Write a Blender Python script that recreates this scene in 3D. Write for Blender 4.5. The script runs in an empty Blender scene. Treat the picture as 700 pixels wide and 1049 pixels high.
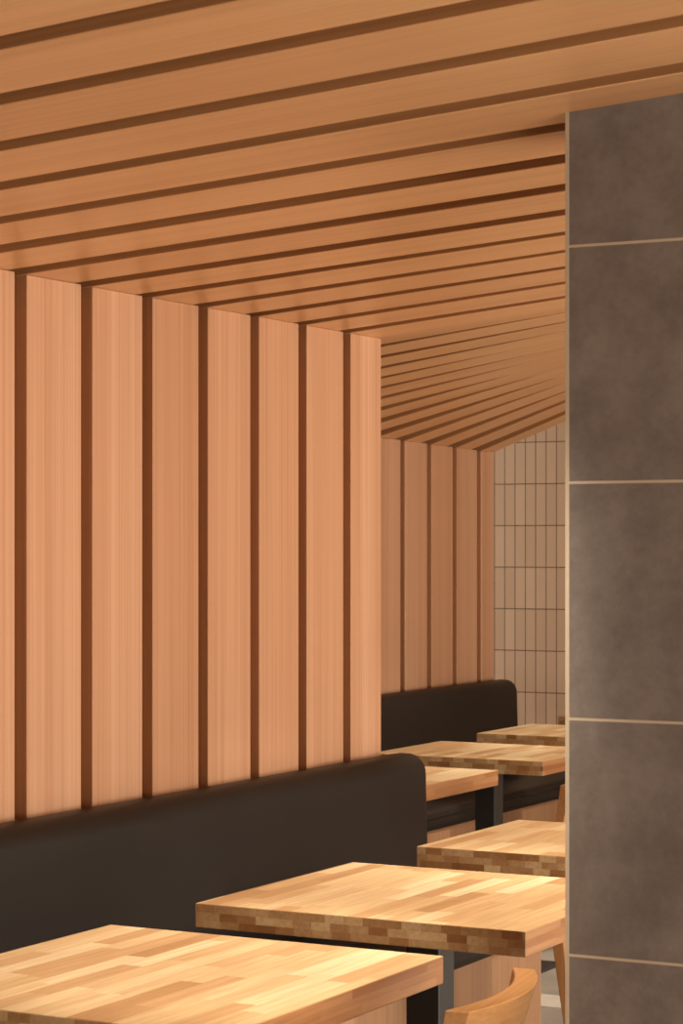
import bpy, bmesh, math, random
from mathutils import Vector, Matrix
random.seed(7)
scene = bpy.context.scene
COL = scene.collection
R = math.radians

# ------------------------------------------------------------------ node helpers
class NT:
    def __init__(s, name):
        s.m = bpy.data.materials.new(name); s.m.use_nodes = True
        s.t = s.m.node_tree; s.n = s.t.nodes; s.l = s.t.links
        s.bsdf = s.n['Principled BSDF']
    def node(s, typ, **kw):
        nd = s.n.new(typ)
        for k, v in kw.items(): setattr(nd, k, v)
        return nd
    def put(s, sock, v):
        if isinstance(v, bpy.types.NodeSocket): s.l.new(v, sock)
        elif v is not None: sock.default_value = v
    def math(s, op, a, b=None, c=None):
        nd = s.node('ShaderNodeMath', operation=op)
        s.put(nd.inputs[0], a); s.put(nd.inputs[1], b)
        if c is not None: s.put(nd.inputs[2], c)
        return nd.outputs[0]
    def coords(s):
        tc = s.node('ShaderNodeTexCoord'); sp = s.node('ShaderNodeSeparateXYZ')
        s.l.new(tc.outputs['Object'], sp.inputs[0])
        return tc.outputs['Object'], sp.outputs[0], sp.outputs[1], sp.outputs[2]
    def rand(s):
        return s.node('ShaderNodeObjectInfo').outputs['Random']
    def comb(s, x, y, z):
        nd = s.node('ShaderNodeCombineXYZ')
        for i, v in enumerate((x, y, z)): s.put(nd.inputs[i], v)
        return nd.outputs[0]
    def noise(s, vec, scale=1, detail=3, rough=.5):
        nd = s.node('ShaderNodeTexNoise'); s.put(nd.inputs['Vector'], vec)
        nd.inputs['Scale'].default_value = scale; nd.inputs['Detail'].default_value = detail
        nd.inputs['Roughness'].default_value = rough
        return nd.outputs[0]
    def white(s, vec):
        nd = s.node('ShaderNodeTexWhiteNoise', noise_dimensions='3D'); s.put(nd.inputs['Vector'], vec)
        return nd.outputs['Value']
    def ramp(s, fac, stops, interp='LINEAR'):
        nd = s.node('ShaderNodeValToRGB'); cr = nd.color_ramp; cr.interpolation = interp
        while len(cr.elements) < len(stops): cr.elements.new(.5)
        for e, (p, c) in zip(cr.elements, stops):
            e.position = p; e.color = (c[0], c[1], c[2], 1)
        s.put(nd.inputs[0], fac); return nd.outputs[0]
    def mix(s, fac, a, b, blend='MIX'):
        nd = s.node('ShaderNodeMix', data_type='RGBA', blend_type=blend)
        s.put(nd.inputs[0], fac)
        for sock, v in ((nd.inputs[6], a), (nd.inputs[7], b)):
            s.put(sock, (v[0], v[1], v[2], 1) if isinstance(v, tuple) else v)
        return nd.outputs[2]
    def bump(s, h, strength=.2, dist=.002):
        nd = s.node('ShaderNodeBump'); nd.inputs['Strength'].default_value = strength
        nd.inputs['Distance'].default_value = dist
        s.put(nd.inputs['Height'], h); s.l.new(nd.outputs[0], s.bsdf.inputs['Normal'])
    def base(s, c): s.put(s.bsdf.inputs['Base Color'], (c[0], c[1], c[2], 1) if isinstance(c, tuple) else c)
    def set(s, **kw):
        for k, v in kw.items(): s.put(s.bsdf.inputs[k], v)
        return s.m

def timber(name, axis, light, mid, dark, rough=.42, strip=True, tint=.38):
    """straight-grained softwood, grain running along the local axis"""
    t = NT(name); _, x, y, z = t.coords(); r = t.rand()
    o = t.math('MULTIPLY', r, 37.0)
    c = [x, y, z]; ai = 'XYZ'.index(axis)
    f, b, g = [], [], []
    for i in range(3):
        if i == ai:
            f.append(t.math('MULTIPLY', t.math('ADD', c[i], o), .55)); b.append(t.math('MULTIPLY', t.math('ADD', c[i], o), .12)); g.append(t.math('MULTIPLY', c[i], 3.0))
        else:
            f.append(t.math('MULTIPLY', t.math('ADD', c[i], o), 130.0)); b.append(t.math('MULTIPLY', t.math('ADD', c[i], o), 14.0)); g.append(t.math('MULTIPLY', c[i], 420.0))
    fine = t.noise(t.comb(*f), 1, 3, .6); band = t.noise(t.comb(*b), 1, 2, .5); hair = t.noise(t.comb(*g), 1, 1, .5)
    v = t.math('ADD', t.math('MULTIPLY', fine, .55), t.math('ADD', t.math('MULTIPLY', band, .35), t.math('MULTIPLY', hair, .10)))
    col = t.ramp(v, [(.32, dark), (.5, mid), (.66, light)])
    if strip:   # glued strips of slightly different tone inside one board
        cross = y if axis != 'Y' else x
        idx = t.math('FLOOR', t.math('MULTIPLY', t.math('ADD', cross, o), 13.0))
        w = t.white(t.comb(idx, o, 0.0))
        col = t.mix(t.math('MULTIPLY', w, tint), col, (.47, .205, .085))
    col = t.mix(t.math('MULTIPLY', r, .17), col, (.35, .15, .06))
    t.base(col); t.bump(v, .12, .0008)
    return t.set(Roughness=rough)

def butcher(name):
    t = NT(name); _, x, y, z = t.coords(); r = t.rand()
    o = t.math('MULTIPLY', r, 53.0)
    k = t.math('FLOOR', t.math('DIVIDE', z, .0155))
    xs = t.math('ADD', x, t.math('MULTIPLY', t.white(t.comb(k, 3.3, o)), .4))
    i = t.math('FLOOR', t.math('DIVIDE', xs, .041))
    off = t.math('MULTIPLY', t.white(t.comb(i, k, o)), 2.0)
    j = t.math('FLOOR', t.math('DIVIDE', t.math('ADD', y, off), .27))
    w = t.white(t.comb(t.math('ADD', i, o), j, k))
    piece = t.ramp(w, [(0, (.46, .275, .13)), (.18, (.58, .375, .19)), (.5, (.68, .50, .27)), (.8, (.75, .585, .34)), (1, (.83, .685, .43))])
    seed = t.math('MULTIPLY', w, 91.0)
    gv = t.comb(t.math('ADD', t.math('MULTIPLY', x, 110.0), seed), t.math('ADD', t.math('MULTIPLY', y, 5.0), seed), t.math('MULTIPLY', z, 110.0))
    g = t.noise(gv, 1, 4, .6)
    col = t.mix(t.math('MULTIPLY', t.math('SUBTRACT', .62, g), 1.1), piece, (.30, .13, .045))
    # end grain on the faces across the grain is darker
    geo = t.node('ShaderNodeNewGeometry'); tc = t.node('ShaderNodeTexCoord'); sp = t.node('ShaderNodeSeparateXYZ')
    t.l.new(tc.outputs['Normal'], sp.inputs[0])
    endg = t.math('MULTIPLY', t.math('ABSOLUTE', sp.outputs[1]), t.math('ADD', .25, t.math('MULTIPLY', t.white(t.comb(j, t.math('ADD', i, o), t.math('ADD', k, .7))), .75)))
    col = t.mix(endg, col, t.mix(1.0, col, (.50, .36, .26), 'MULTIPLY'))
    side_shade = t.math('MULTIPLY', t.math('ABSOLUTE', sp.outputs[0]), 1.0)  # long side faces darkened in the colour to offset the light on them
    col = t.mix(side_shade, col, t.mix(1.0, col, (.50, .31, .22), 'MULTIPLY'))
    t.base(col); t.bump(g, .06, .0006)
    return t.set(Roughness=.38)

def leather(name, c, rough=.46):
    t = NT(name); v, x, y, z = t.coords()
    n = t.noise(v, 260, 3, .6); n2 = t.noise(v, 5, 2, .5)
    t.base(t.mix(n2, c, tuple(q*1.35 for q in c))); t.bump(n, .18, .0008)
    t.bsdf.inputs['Specular IOR Level'].default_value = .22
    return t.set(Roughness=rough)

def painted(name, c, rough=.5, metal=0.0):
    t = NT(name); v, *_ = t.coords()
    t.base(t.mix(t.noise(v, 30, 3), c, tuple(q*.85 for q in c)))
    return t.set(Roughness=rough, Metallic=metal)

def pillar_tile():
    t = NT('cloudy_grey_porcelain'); v, x, y, z = t.coords()
    a = t.noise(v, 9, 6, .62); b = t.noise(v, 2.6, 3, .5); c = t.noise(v, 60, 4, .7)
    m = t.math('ADD', t.math('MULTIPLY', a, .5), t.math('ADD', t.math('MULTIPLY', b, .3), t.math('MULTIPLY', c, .2)))
    col = t.ramp(m, [(.36, (.112, .093, .083)), (.5, (.155, .133, .121)), (.64, (.215, .187, .171))])
    # horizontal joints every 0.402 m (object origin sits on a joint), upright joints every 0.6 m
    fz = t.math('ABSOLUTE', t.math('SUBTRACT', t.math('FRACT', t.math('ADD', t.math('DIVIDE', z, .3765), .5)), .5))
    g = t.math('LESS_THAN', fz, .0022 / .3765)
    fx = t.math('ABSOLUTE', t.math('SUBTRACT', t.math('FRACT', t.math('DIVIDE', x, .60)), .5))
    g2 = t.math('LESS_THAN', t.math('SUBTRACT', .5, fx), 0.0)
    gg = t.math('MAXIMUM', g, g2)
    t.base(t.mix(gg, col, (.46, .38, .29))); t.bump(t.math('SUBTRACT', t.math('MULTIPLY', m, .2), gg), .25, .001)
    return t.set(Roughness=.5)

def wall_tile():
    """stacked upright finger tiles: origin of the object is the lower corner of a tile"""
    t = NT('beige_finger_tile'); v, x, y, z = t.coords()
    u = t.math('DIVIDE', x, .0523); w = t.math('DIVIDE', z, .194)
    fu = t.math('FRACT', u); fw = t.math('FRACT', w)
    du = t.math('SUBTRACT', .5, t.math('ABSOLUTE', t.math('SUBTRACT', fu, .5)))
    dw = t.math('SUBTRACT', .5, t.math('ABSOLUTE', t.math('SUBTRACT', fw, .5)))
    g = t.math('MAXIMUM', t.math('LESS_THAN', du, .036), t.math('LESS_THAN', dw, .0105))
    wn = t.white(t.comb(t.math('FLOOR', u), t.math('FLOOR', w), 1.0))
    rib = t.math('SINE', t.math('MULTIPLY', x, 1150.0))
    col = t.ramp(wn, [(0, (.70, .48, .325)), (.5, (.74, .51, .35)), (1, (.78, .55, .385))])
    col = t.mix(t.math('MULTIPLY', t.math('ADD', rib, 1.0), .05), col, (.3, .22, .15))
    t.base(t.mix(g, col, (.10, .052, .026)))
    t.bump(t.math('SUBTRACT', t.math('MULTIPLY', rib, .08), g), .35, .0015)
    return t.set(Roughness=.4)

def concrete():
    t = NT('pale_grey_floor'); v, *_ = t.coords()
    n = t.noise(v, 4, 5, .6)
    t.base(t.ramp(n, [(.3, (.30, .275, .24)), (.7, (.38, .35, .315))]))
    return t.set(Roughness=.45)

SL = ((.74, .455, .30), (.66, .38, .235), (.51, .265, .15))
M_wall = timber('fir_upright', 'Z', *SL)
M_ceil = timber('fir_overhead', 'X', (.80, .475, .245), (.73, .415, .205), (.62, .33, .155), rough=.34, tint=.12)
M_edge = timber('fir_shaded_edge', 'X', (.44, .215, .085), (.38, .175, .065), (.30, .135, .048), rough=.6, strip=False)  # ceiling board sides: same fir darkened, shade of the gaps painted in
M_edgez = timber('fir_shaded_edge_upright', 'Z', (.60, .295, .14), (.52, .24, .105), (.38, .165, .07), rough=.6, strip=False)  # wall board sides: shade between boards put into a darker fir colour
M_base = timber('oak_veneer', 'Z', (.34, .19, .105), (.29, .155, .082), (.23, .12, .06), rough=.5, strip=False)
M_butch = butcher('butcher_block')
M_chair = timber('chair_oak', 'Y', (.60, .33, .14), (.52, .27, .105), (.42, .20, .075), rough=.4, strip=False)
M_chairz = timber('chair_oak_upright', 'Z', (.58, .31, .13), (.50, .255, .10), (.40, .19, .07), rough=.4, strip=False)
M_leather = leather('black_leather', (.0125, .0092, .0080))
M_black = painted('black_steel', (.022, .021, .021), .45)
M_steel = painted('charcoal_steel', (.022, .022, .024), .45)
M_pillar = pillar_tile(); M_tile = wall_tile(); M_floor = concrete()
M_trim = painted('cream_metal', (.50, .42, .32), .4)
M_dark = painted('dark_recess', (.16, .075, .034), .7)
M_white = painted('off_white', (.66, .62, .55), .6)
M_plaster = painted('warm_plaster', (.50, .42, .34), .8)

# ------------------------------------------------------------------ mesh helpers
def obj(name, bm, mat, parent=None, loc=(0, 0, 0), rot=(0, 0, 0), smooth=False):
    bmesh.ops.recalc_face_normals(bm, faces=bm.faces)
    me = bpy.data.meshes.new(name); bm.to_mesh(me); bm.free()
    if smooth:
        for p in me.polygons: p.use_smooth = True
    for m in (mat if isinstance(mat, (list, tuple)) else [mat]): me.materials.append(m)
    o = bpy.data.objects.new(name, me); COL.objects.link(o)
    o.location = loc; o.rotation_euler = rot; o.parent = parent
    return o
def empty(name, loc=(0, 0, 0), rz=0):
    o = bpy.data.objects.new(name, None); COL.objects.link(o)
    o.location = loc; o.rotation_euler = (0, 0, rz); o.empty_display_size = .1
    return o
def tag(o, label=None, cat=None, group=None, kind=None):
    if label: o['label'] = label
    if cat: o['category'] = cat
    if group: o['group'] = group
    if kind: o['kind'] = kind
    return o
def box(x0, x1, y0, y1, z0, z1, bev=0.0, seg=2, bm=None):
    b = bmesh.new()
    vs = [b.verts.new((x, y, z)) for x in (x0, x1) for y in (y0, y1) for z in (z0, z1)]
    for f in ((0, 1, 3, 2), (4, 6, 7, 5), (0, 4, 5, 1), (2, 3, 7, 6), (0, 2, 6, 4), (1, 5, 7, 3)):
        b.faces.new([vs[i] for i in f])
    if bev: bmesh.ops.bevel(b, geom=b.edges[:], offset=bev, segments=seg, profile=.5, affect='EDGES', clamp_overlap=True)
    if bm is None: return b
    tmp = bpy.data.meshes.new('t'); b.to_mesh(tmp); b.free(); bm.from_mesh(tmp); bpy.data.meshes.remove(tmp)
    return bm
def extrude_y(profile, y0, y1, round_end=0.0, seg=4):
    """profile: list of (x, z); end rims rounded by round_end"""
    b = bmesh.new()
    cx = sum(p[0] for p in profile)/len(profile); cz = sum(p[1] for p in profile)/len(profile)
    stations = []
    if round_end:
        for k in range(seg+1):
            a = (math.pi/2)*k/seg; stations.append((y0 + round_end*(1-math.sin(a)), round_end*(1-math.cos(a))))
        stations.reverse()
        st0 = [(y0 + round_end*(1-math.sin(math.pi/2*k/seg)), round_end*(1-math.cos(math.pi/2*(1-k/seg)))) for k in range(seg+1)]
        st0 = [(y0 + round_end*(1-math.cos(math.pi/2*k/seg)), round_end*(1-math.sin(math.pi/2*k/seg))) for k in range(seg+1)]
        st1 = [(y1 - (yy-y0), ins) for yy, ins in reversed(st0)]
        n = max(2, int((y1-y0)/.3)); mid = [(y0+round_end + (y1-y0-2*round_end)*k/n, 0) for k in range(1, n)]
        stations = st0 + mid + st1
    else: stations = [(y0, 0), (y1, 0)]
    n = len(profile)
    def inset(d):
        out = []
        for i in range(n):
            p0 = Vector(profile[i-1]); p1 = Vector(profile[i]); p2 = Vector(profile[(i+1) % n])
            d1 = (p1-p0).normalized(); d2 = (p2-p1).normalized()
            nrm = Vector((-(d1.y+d2.y), d1.x+d2.x)); 
            if nrm.length > 1e-6: nrm.normalize()
            out.append((p1.x + nrm.x*d, p1.y + nrm.y*d))
        return out
    rings = []
    for yy, ins in stations:
        rings.append([b.verts.new((px, yy, pz)) for px, pz in inset(ins)])
    for a, c in zip(rings, rings[1:]):
        for i in range(n): b.faces.new((a[i], a[(i+1) % n], c[(i+1) % n], c[i]))
    b.faces.new(rings[0]); b.faces.new(rings[-1][::-1])
    return b
def arc(cx, cz, r, a0, a1, n=6):
    return [(cx + r*math.cos(R(a0+(a1-a0)*k/n)), cz + r*math.sin(R(a0+(a1-a0)*k/n))) for k in range(n+1)]
def loft(sections, caps=True):
    """sections: list of closed rings (lists of xyz, equal length)"""
    b = bmesh.new(); rs = [[b.verts.new(p) for p in s] for s in sections]; n = len(rs[0])
    for a, c in zip(rs, rs[1:]):
        for i in range(n): b.faces.new((a[i], a[(i+1) % n], c[(i+1) % n], c[i]))
    if caps: b.faces.new(rs[0]); b.faces.new(rs[-1][::-1])
    return b
def soften(o, w=.003, seg=2, angle=40):
    m = o.modifiers.new('edge', 'BEVEL'); m.width = w; m.segments = seg; m.limit_method = 'ANGLE'; m.angle_limit = R(angle)
    return o

# ------------------------------------------------------------------ dimensions (metres; wall runs along +Y)
XN, YN = -2.90, 5.644          # face of the near timber wall, and where it ends
XF, YB = -4.10, 9.06           # face of the alcove timber wall, and where it ends
YT = 9.75                      # the tiled wall behind
PITCH, GAP, DEEP = .247, .044, .065
ZN = 2.036                     # timber ceiling height at the near wall
NZ = [(1.0, 2.075), (2.7, 2.052), (3.24, 2.044), (3.74, 2.036), (4.2, 2.032), (5.7, 2.030)]
NS = [(3.3, .066), (4.4, .071), (5.7, .100)]      # its rise towards the aisle
def interp(tab, y):
    if y <= tab[0][0]: return tab[0][1]
    for (a, va), (c, vc) in zip(tab, tab[1:]):
        if y <= c: return va + (vc-va)*(y-a)/(c-a)
    return tab[-1][1]
# ------------------------------------------------------------------ setting
tag(obj('floor', box(-5.2, 3.2, -2.5, 9.95, -.1, 0), M_floor), kind='structure')
tag(obj('floor_strip_1', box(-3.5, 2.5, 6.62, 6.80, 0, .003), M_white), kind='structure')  # pale strip across the floor
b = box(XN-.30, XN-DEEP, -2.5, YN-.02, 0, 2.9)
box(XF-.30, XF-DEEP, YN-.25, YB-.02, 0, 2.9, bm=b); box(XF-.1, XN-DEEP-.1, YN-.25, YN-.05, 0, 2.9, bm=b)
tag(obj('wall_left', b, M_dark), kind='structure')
o = obj('wall_back', box(0, 8.2, 0, .2, .004, 3.3), M_tile, loc=(-4.359-.0523*16, YT, -.004))
tag(o, kind='structure')
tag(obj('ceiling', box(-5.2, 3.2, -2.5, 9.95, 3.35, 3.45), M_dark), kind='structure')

# ------------------------------------------------------------------ timber walls
def plank_mesh(name, bm, mat):
    o = obj(name, bm, mat); return o
def slat_wall(xface, starts, ytop, label, end=None):
    root = empty('timber_slat_wall', (xface, starts[0], 0)); tag(root, label, 'slatted wall')
    for i, y in enumerate(starts):
        w = PITCH - GAP
        if end and y + w > end: w = end - y
        z1 = ytop(y + w/2)
        b = box(-DEEP, 0, -w/2, w/2, -z1/2, z1/2, .0015, 1)
        b.normal_update()
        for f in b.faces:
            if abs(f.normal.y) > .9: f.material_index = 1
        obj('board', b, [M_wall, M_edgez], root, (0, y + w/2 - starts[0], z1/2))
    return root
near_starts = [3.983 + PITCH*k for k in range(-8, 7)]
slat_wall(XN, near_starts, lambda y: interp(NZ, y), 'tall orange timber board wall rising behind the front black bench', end=YN)
FZ = [(5.7, 1.92), (6.48, 1.906), (7.22, 1.900), (7.95, 1.880), (8.92, 1.862), (9.06, 1.86)]     # height at the alcove wall
FS = [(5.7, .108), (6.48, .141), (7.22, .183), (7.95, .262), (8.19, .29), (8.44, .322), (8.68, .350), (9.06, .38)]   # rise
PF = .244
far_starts = [8.922 - PF*k for k in range(13, -1, -1)]
slat_wall(XF, far_starts, lambda y: interp(FZ, y), 'shorter timber board wall in the alcove, meeting the beige tiles', end=YB-.004)

# ------------------------------------------------------------------ timber ceilings
def slat_ceiling(x0, x1, starts, pitch, gap, zf, sf, label, end=None):
    root = empty('timber_slat_ceiling', (x0, starts[0], ZN)); tag(root, label, 'slatted ceiling')
    for y in starts:
        w = pitch - gap(y)
        if end and y + w > end: w = end - y
        yc = y + w/2; s = sf(yc); z = zf(yc); a = math.atan(s); L = (x1-x0)/math.cos(a)
        b = box(-.07, L, -w/2, w/2, 0, DEEP, .0015, 1)
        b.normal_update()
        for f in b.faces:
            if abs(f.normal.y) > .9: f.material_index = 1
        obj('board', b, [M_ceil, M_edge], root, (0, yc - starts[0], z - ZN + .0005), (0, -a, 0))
    return root
slat_ceiling(XN, 1.6, [3.983 + PITCH*k for k in range(-13, 7)], PITCH, lambda y: .050 if y < 3.3 else .068, lambda y: interp(NZ, y), lambda y: interp(NS, y),
             'even run of wide orange ceiling boards above the front tables', end=YN)
slat_ceiling(XF, -.5, far_starts, PF, lambda y: .092, lambda y: interp(FZ, y), lambda y: interp(FS, y),
             'fanned ceiling boards sloping down to the alcove wall', end=YB-.004)

# ------------------------------------------------------------------ tiled pillar
PX, PY = -1.3955, 3.37
root = empty('tiled_pillar', (PX, PY, 0)); tag(root, 'cloudy grey porcelain tiled pillar with pale joints, floor to timber ceiling', 'pillar')
zt = lambda X: interp(NZ, 3.4) + .067*(X - XN) + .004
b = box(0, .62, 0, .24, 0, 2.1)
for v in b.verts:
    if v.co.z > 1: v.co.z = zt(PX + v.co.x)
for v in b.verts: v.co.z -= .799; 
obj('tile_cladding', b, M_pillar, root, (0, 0, .799))
b = box(-.005, .001, -.0015, .006, 0, 2.1)
for v in b.verts:
    if v.co.z > 1: v.co.z = zt(PX)
tag(obj('edge_trim', b, M_trim, root), 'thin cream metal edge strip')

# ------------------------------------------------------------------ benches
def bench(xw, y0, y1, zt, dx, z_seat, z_base, label, wall_end=False):
    root = empty('banquette_bench', (xw, y0, 0)); tag(root, label, 'bench', 'black upholstered wall benches')
    L = y1 - y0
    # back cushion cross-section (x away from the wall, z up), rounded top
    r = .055
    prof = [(.004, z_seat-.05), (.125, z_seat-.05), (.122, z_seat+.1), (.116, zt-r)] + arc(.116-r, zt-r, r, 12, 78, 5) + [(.04, zt), (.012, zt-.004), (.004, zt-.012)]
    prof = [(x, z) for x, z in prof]
    o = obj('backrest', extrude_y(prof, 0, L, .012, 4), M_leather, root, smooth=True); 
    # seat cushion with rounded nose
    s0 = .10; rr = .022
    prof = [(s0, z_base), (dx-.012, z_base)] + arc(dx-rr, z_base+rr, rr, -60, 0, 3) + arc(dx-rr, z_seat-rr, rr, 0, 80, 4) + [(dx-.12, z_seat+.006), (s0, z_seat)]
    cush = obj('seat_cushion', extrude_y(prof, .003, L-.003, .012, 4), M_leather, root, smooth=True)
    # piping seam along the front of the cushion
    obj('piping', extrude_y(arc(dx+.001, z_seat-.026, .0035, 0, 324, 9), .015, L-.015), M_leather, cush, smooth=True)
    obj('base', box(.003, dx-.02, 0, L, 0, z_base, .002, 1), M_base, root)
    return root
bench(XN, 1.6, 5.70, .874, .48, .475, .395, 'long black leather bench against the front timber wall, rounded end showing')
bench(XF, YN+.07, YB-.01, .874, .485, .49, .415, 'black leather bench in the alcove, its rounded end against the beige tiles')

# ------------------------------------------------------------------ tables
TH = .0475
def table(x0, x1, y0, y1, label):
    cx, cy = (x0+x1)/2, (y0+y1)/2; w, d = x1-x0, y1-y0
    root = empty('butcher_block_table', (cx, cy, 0)); tag(root, label, 'table', 'butcher block tables on black pedestals')
    obj('tabletop', box(-w/2, w/2, -d/2, d/2, 0, TH, .002, 2), M_butch, root, (0, 0, .75-TH))
    b = box(-.17, .17, -.17, .17, .75-TH-.009, .75-TH-.0005, .002, 1)
    tag(obj('mounting_plate', b, M_black, root), 'flat black steel plate')
    tag(obj('pedestal', box(-.037, .037, -.037, .037, .011, .75-TH-.009, .004, 2), M_steel, root), 'square black steel post')
    tag(obj('base_plate', box(-.19, .19, -.19, .19, 0, .012, .003, 2), M_black, root), 'flat black steel foot plate')
    return root
table(-2.370, -1.686, 2.79, 3.515, 'butcher-block table cut off by the bottom edge, wooden chair drawn up to it')
table(-2.366, -1.660, 3.805, 4.465, 'butcher-block table whole in view, standing between chair back and grey pillar')
table(-2.358, -1.660, 4.770, 5.360, 'butcher-block table beside the end of the front bench, half hidden by the pillar')
table(-3.575, -2.935, 5.900, 6.516, 'butcher-block table jutting from behind the front bench end, back corner showing')
table(-3.560, -2.925, 6.845, 7.398, 'butcher-block table in the alcove, showing its front corner and a black post below')
table(-3.590, -2.925, 7.770, 8.290, 'butcher-block table in the alcove whose back corner meets the beige tiles')
table(-3.650, -2.985, 8.700, 9.280, 'butcher-block table of which only a small dark corner shows beside the pillar')

# ------------------------------------------------------------------ chairs (local: sitter faces -X)
def make_chair(label):
    root = empty('wooden_chair'); tag(root, label, 'chair', 'curved-back oak chairs')
    # bent backrest panel
    W, n = .185, 14
    def ring(z, th, half):
        lean = (z-.56)*.245
        fr, bk = [], []
        for k in range(n+1):
            u = -1 + 2*k/n
            xx = .185 + lean + .038*(1-u*u)
            fr.append((xx-th/2, u*half, z)); bk.append((xx+th/2, u*half, z))
        return fr + bk[::-1]
    secs = [ring(.555, .012, .150), ring(.575, .018, .155), ring(.68, .026, .172), ring(.755, .036, .179), ring(.771, .038, .180), ring(.773, .036, .179)]
    o = obj('backrest', loft(secs), M_chair, root, smooth=False); soften(o, .003, 2, 50)
    def post(pts, name):
        s = []
        for (x, y, z, a, c) in pts:
            s.append([(x-a, y-c, z), (x+a, y-c, z), (x+a, y+c, z), (x-a, y+c, z)])
        soften(obj(name, loft(s), M_chairz, root), .004, 2, 30)
    for sy in (-1, 1):
        post([(.252, sy*.172, 0, .010, .010), (.220, sy*.168, .25, .017, .013), (.196, sy*.166, .44, .021, .014), (.190, sy*.160, .52, .016, .012), (.197, sy*.150, .60, .010, .010)], 'leg')
        post([(-.205, sy*.180, 0, .011, .011), (-.195, sy*.172, .425, .018, .016)], 'leg')
    # dished seat
    b = bmesh.new(); N = 10; top = []; bot = []
    for i in range(N+1):
        rt, rb = [], []
        for j in range(N+1):
            u = -1+2*i/N; v = -1+2*j/N
            hw = .205 - .018*(u+1)/2
            dish = -.010*(1-u*u)*(1-v*v)
            cr = 1 - .06*(abs(u)**4)*(abs(v)**4)
            rt.append(b.verts.new((u*.205*cr-.012, v*hw*cr, .452+dish))); rb.append(b.verts.new((u*.198*cr-.012, v*(hw-.008)*cr, .428)))
        top.append(rt); bot.append(rb)
    for i in range(N):
        for j in range(N):
            b.faces.new((top[i][j], top[i+1][j], top[i+1][j+1], top[i][j+1])); b.faces.new((bot[i][j], bot[i][j+1], bot[i+1][j+1], bot[i+1][j]))
    for i in range(N):
        b.faces.new((top[i][0], bot[i][0], bot[i+1][0], top[i+1][0])); b.faces.new((top[i][N], top[i+1][N], bot[i+1][N], bot[i][N]))
        b.faces.new((top[0][i], top[0][i+1], bot[0][i+1], bot[0][i])); b.faces.new((top[N][i], bot[N][i], bot[N][i+1], top[N][i+1]))
    obj('seat', b, M_chair, root)
    for sy in (-1, 1): obj('rail', box(-.180, .160, sy*.168-.009, sy*.168+.009, .375, .427, .002, 1), M_chair, root)
    obj('rail', box(-.204, -.186, -.158, .158, .375, .427, .002, 1), M_chair, root)
    obj('rail', box(.163, .180, -.152, .152, .375, .427, .002, 1), M_chair, root)
    return root
def copy_tree(o, parent=None):
    c = o.copy(); COL.objects.link(c); c.parent = parent
    for ch in list(o.children): copy_tree(ch, c)
    return c
ch = make_chair('oak chair with bent backrest facing the cut-off front table')
ch.location = (-1.679, 3.150, 0); ch.rotation_euler = (0, 0, R(8))
c2 = copy_tree(ch); c2['label'] = 'oak chair half hidden by pillar edge, rear leg and backrest side showing'
c2.location = (-2.728, 6.180, 0); c2.rotation_euler = (0, 0, R(0))

# ------------------------------------------------------------------ camera
TH_V = math.atan(1250/2332)
cam = bpy.data.cameras.new('camera'); co = bpy.data.objects.new('camera', cam); COL.objects.link(co)
cam.sensor_fit = 'HORIZONTAL'; cam.sensor_width = 24; cam.lens = 24*2332/700
cam.shift_y = 35.5/700
co.location = (0, 0, 1.45); co.rotation_euler = (R(90), 0, TH_V)
cam.clip_start = .05
cam.dof.use_dof = True; cam.dof.focus_distance = 5.2; cam.dof.aperture_fstop = 16
scene.camera = co

# ------------------------------------------------------------------ light
w = bpy.data.worlds.new('room'); scene.world = w; w.use_nodes = True
bg = w.node_tree.nodes['Background']; bg.inputs[0].default_value = (1.0, .86, .70, 1); bg.inputs[1].default_value = .64
def area(name, loc, target, sx, sy, power, col):
    l = bpy.data.lights.new(name, 'AREA'); l.shape = 'RECTANGLE'; l.size = sx; l.size_y = sy; l.energy = power; l.color = col
    o = bpy.data.objects.new(name, l); COL.objects.link(o); o.location = loc
    o.rotation_euler = (Vector(target)-Vector(loc)).to_track_quat('-Z', 'Y').to_euler(); return o
def spot(name, loc, target, power, ang, blend=.8, rad=.06, col=(1, .88, .71)):
    l = bpy.data.lights.new(name, 'SPOT'); l.energy = power; l.spot_size = R(ang); l.spot_blend = blend; l.shadow_soft_size = rad; l.color = col
    o = bpy.data.objects.new(name, l); COL.objects.link(o); o.location = loc
    o.rotation_euler = (Vector(target)-Vector(loc)).to_track_quat('-Z', 'Y').to_euler(); return o
WARM = (1, .86, .70)
area('side_fill', (2.6, 5.6, 1.0), (-3, 3.6, 1.4), 4.0, 1.8, 150, WARM)  # unseen soft lamp added to brighten the timber from the aisle side
area('low_front_fill', (2.8, .7, .65), (-1.6, 3.2, 1.8), 3.0, 1.2, 118, WARM)  # unseen low lamp added to lift the pillar front and board undersides
for (tx, ty, p) in ((-1.90, 3.25, 62), (-1.85, 4.15, 55), (-1.95, 5.05, 50), (-3.1, 6.2, 30), (-3.1, 7.1, 30), (-3.15, 8.0, 35)):
    spot('unseen_downlight', (tx+.78, ty+(.25 if ty > 3.5 else -.25), 2.12), (tx, ty, .75), p*2.85*(1 if ty > 3.5 else .85), 58 if ty > 3.5 else 46)
for (tx, ty) in ((.2, 2.2), (.2, 4.2), (.2, 6.2), (-1.0, 7.6)):
    spot('unseen_downlight', (tx, ty, 2.30), (tx, ty, 0), 330, 90)  # aisle spots added so the floor bounces warm light up to the boards

scene.view_settings.view_transform = 'Standard'; scene.view_settings.look = 'None'
scene.view_settings.exposure = 0.13
scene.cycles.use_denoising = True
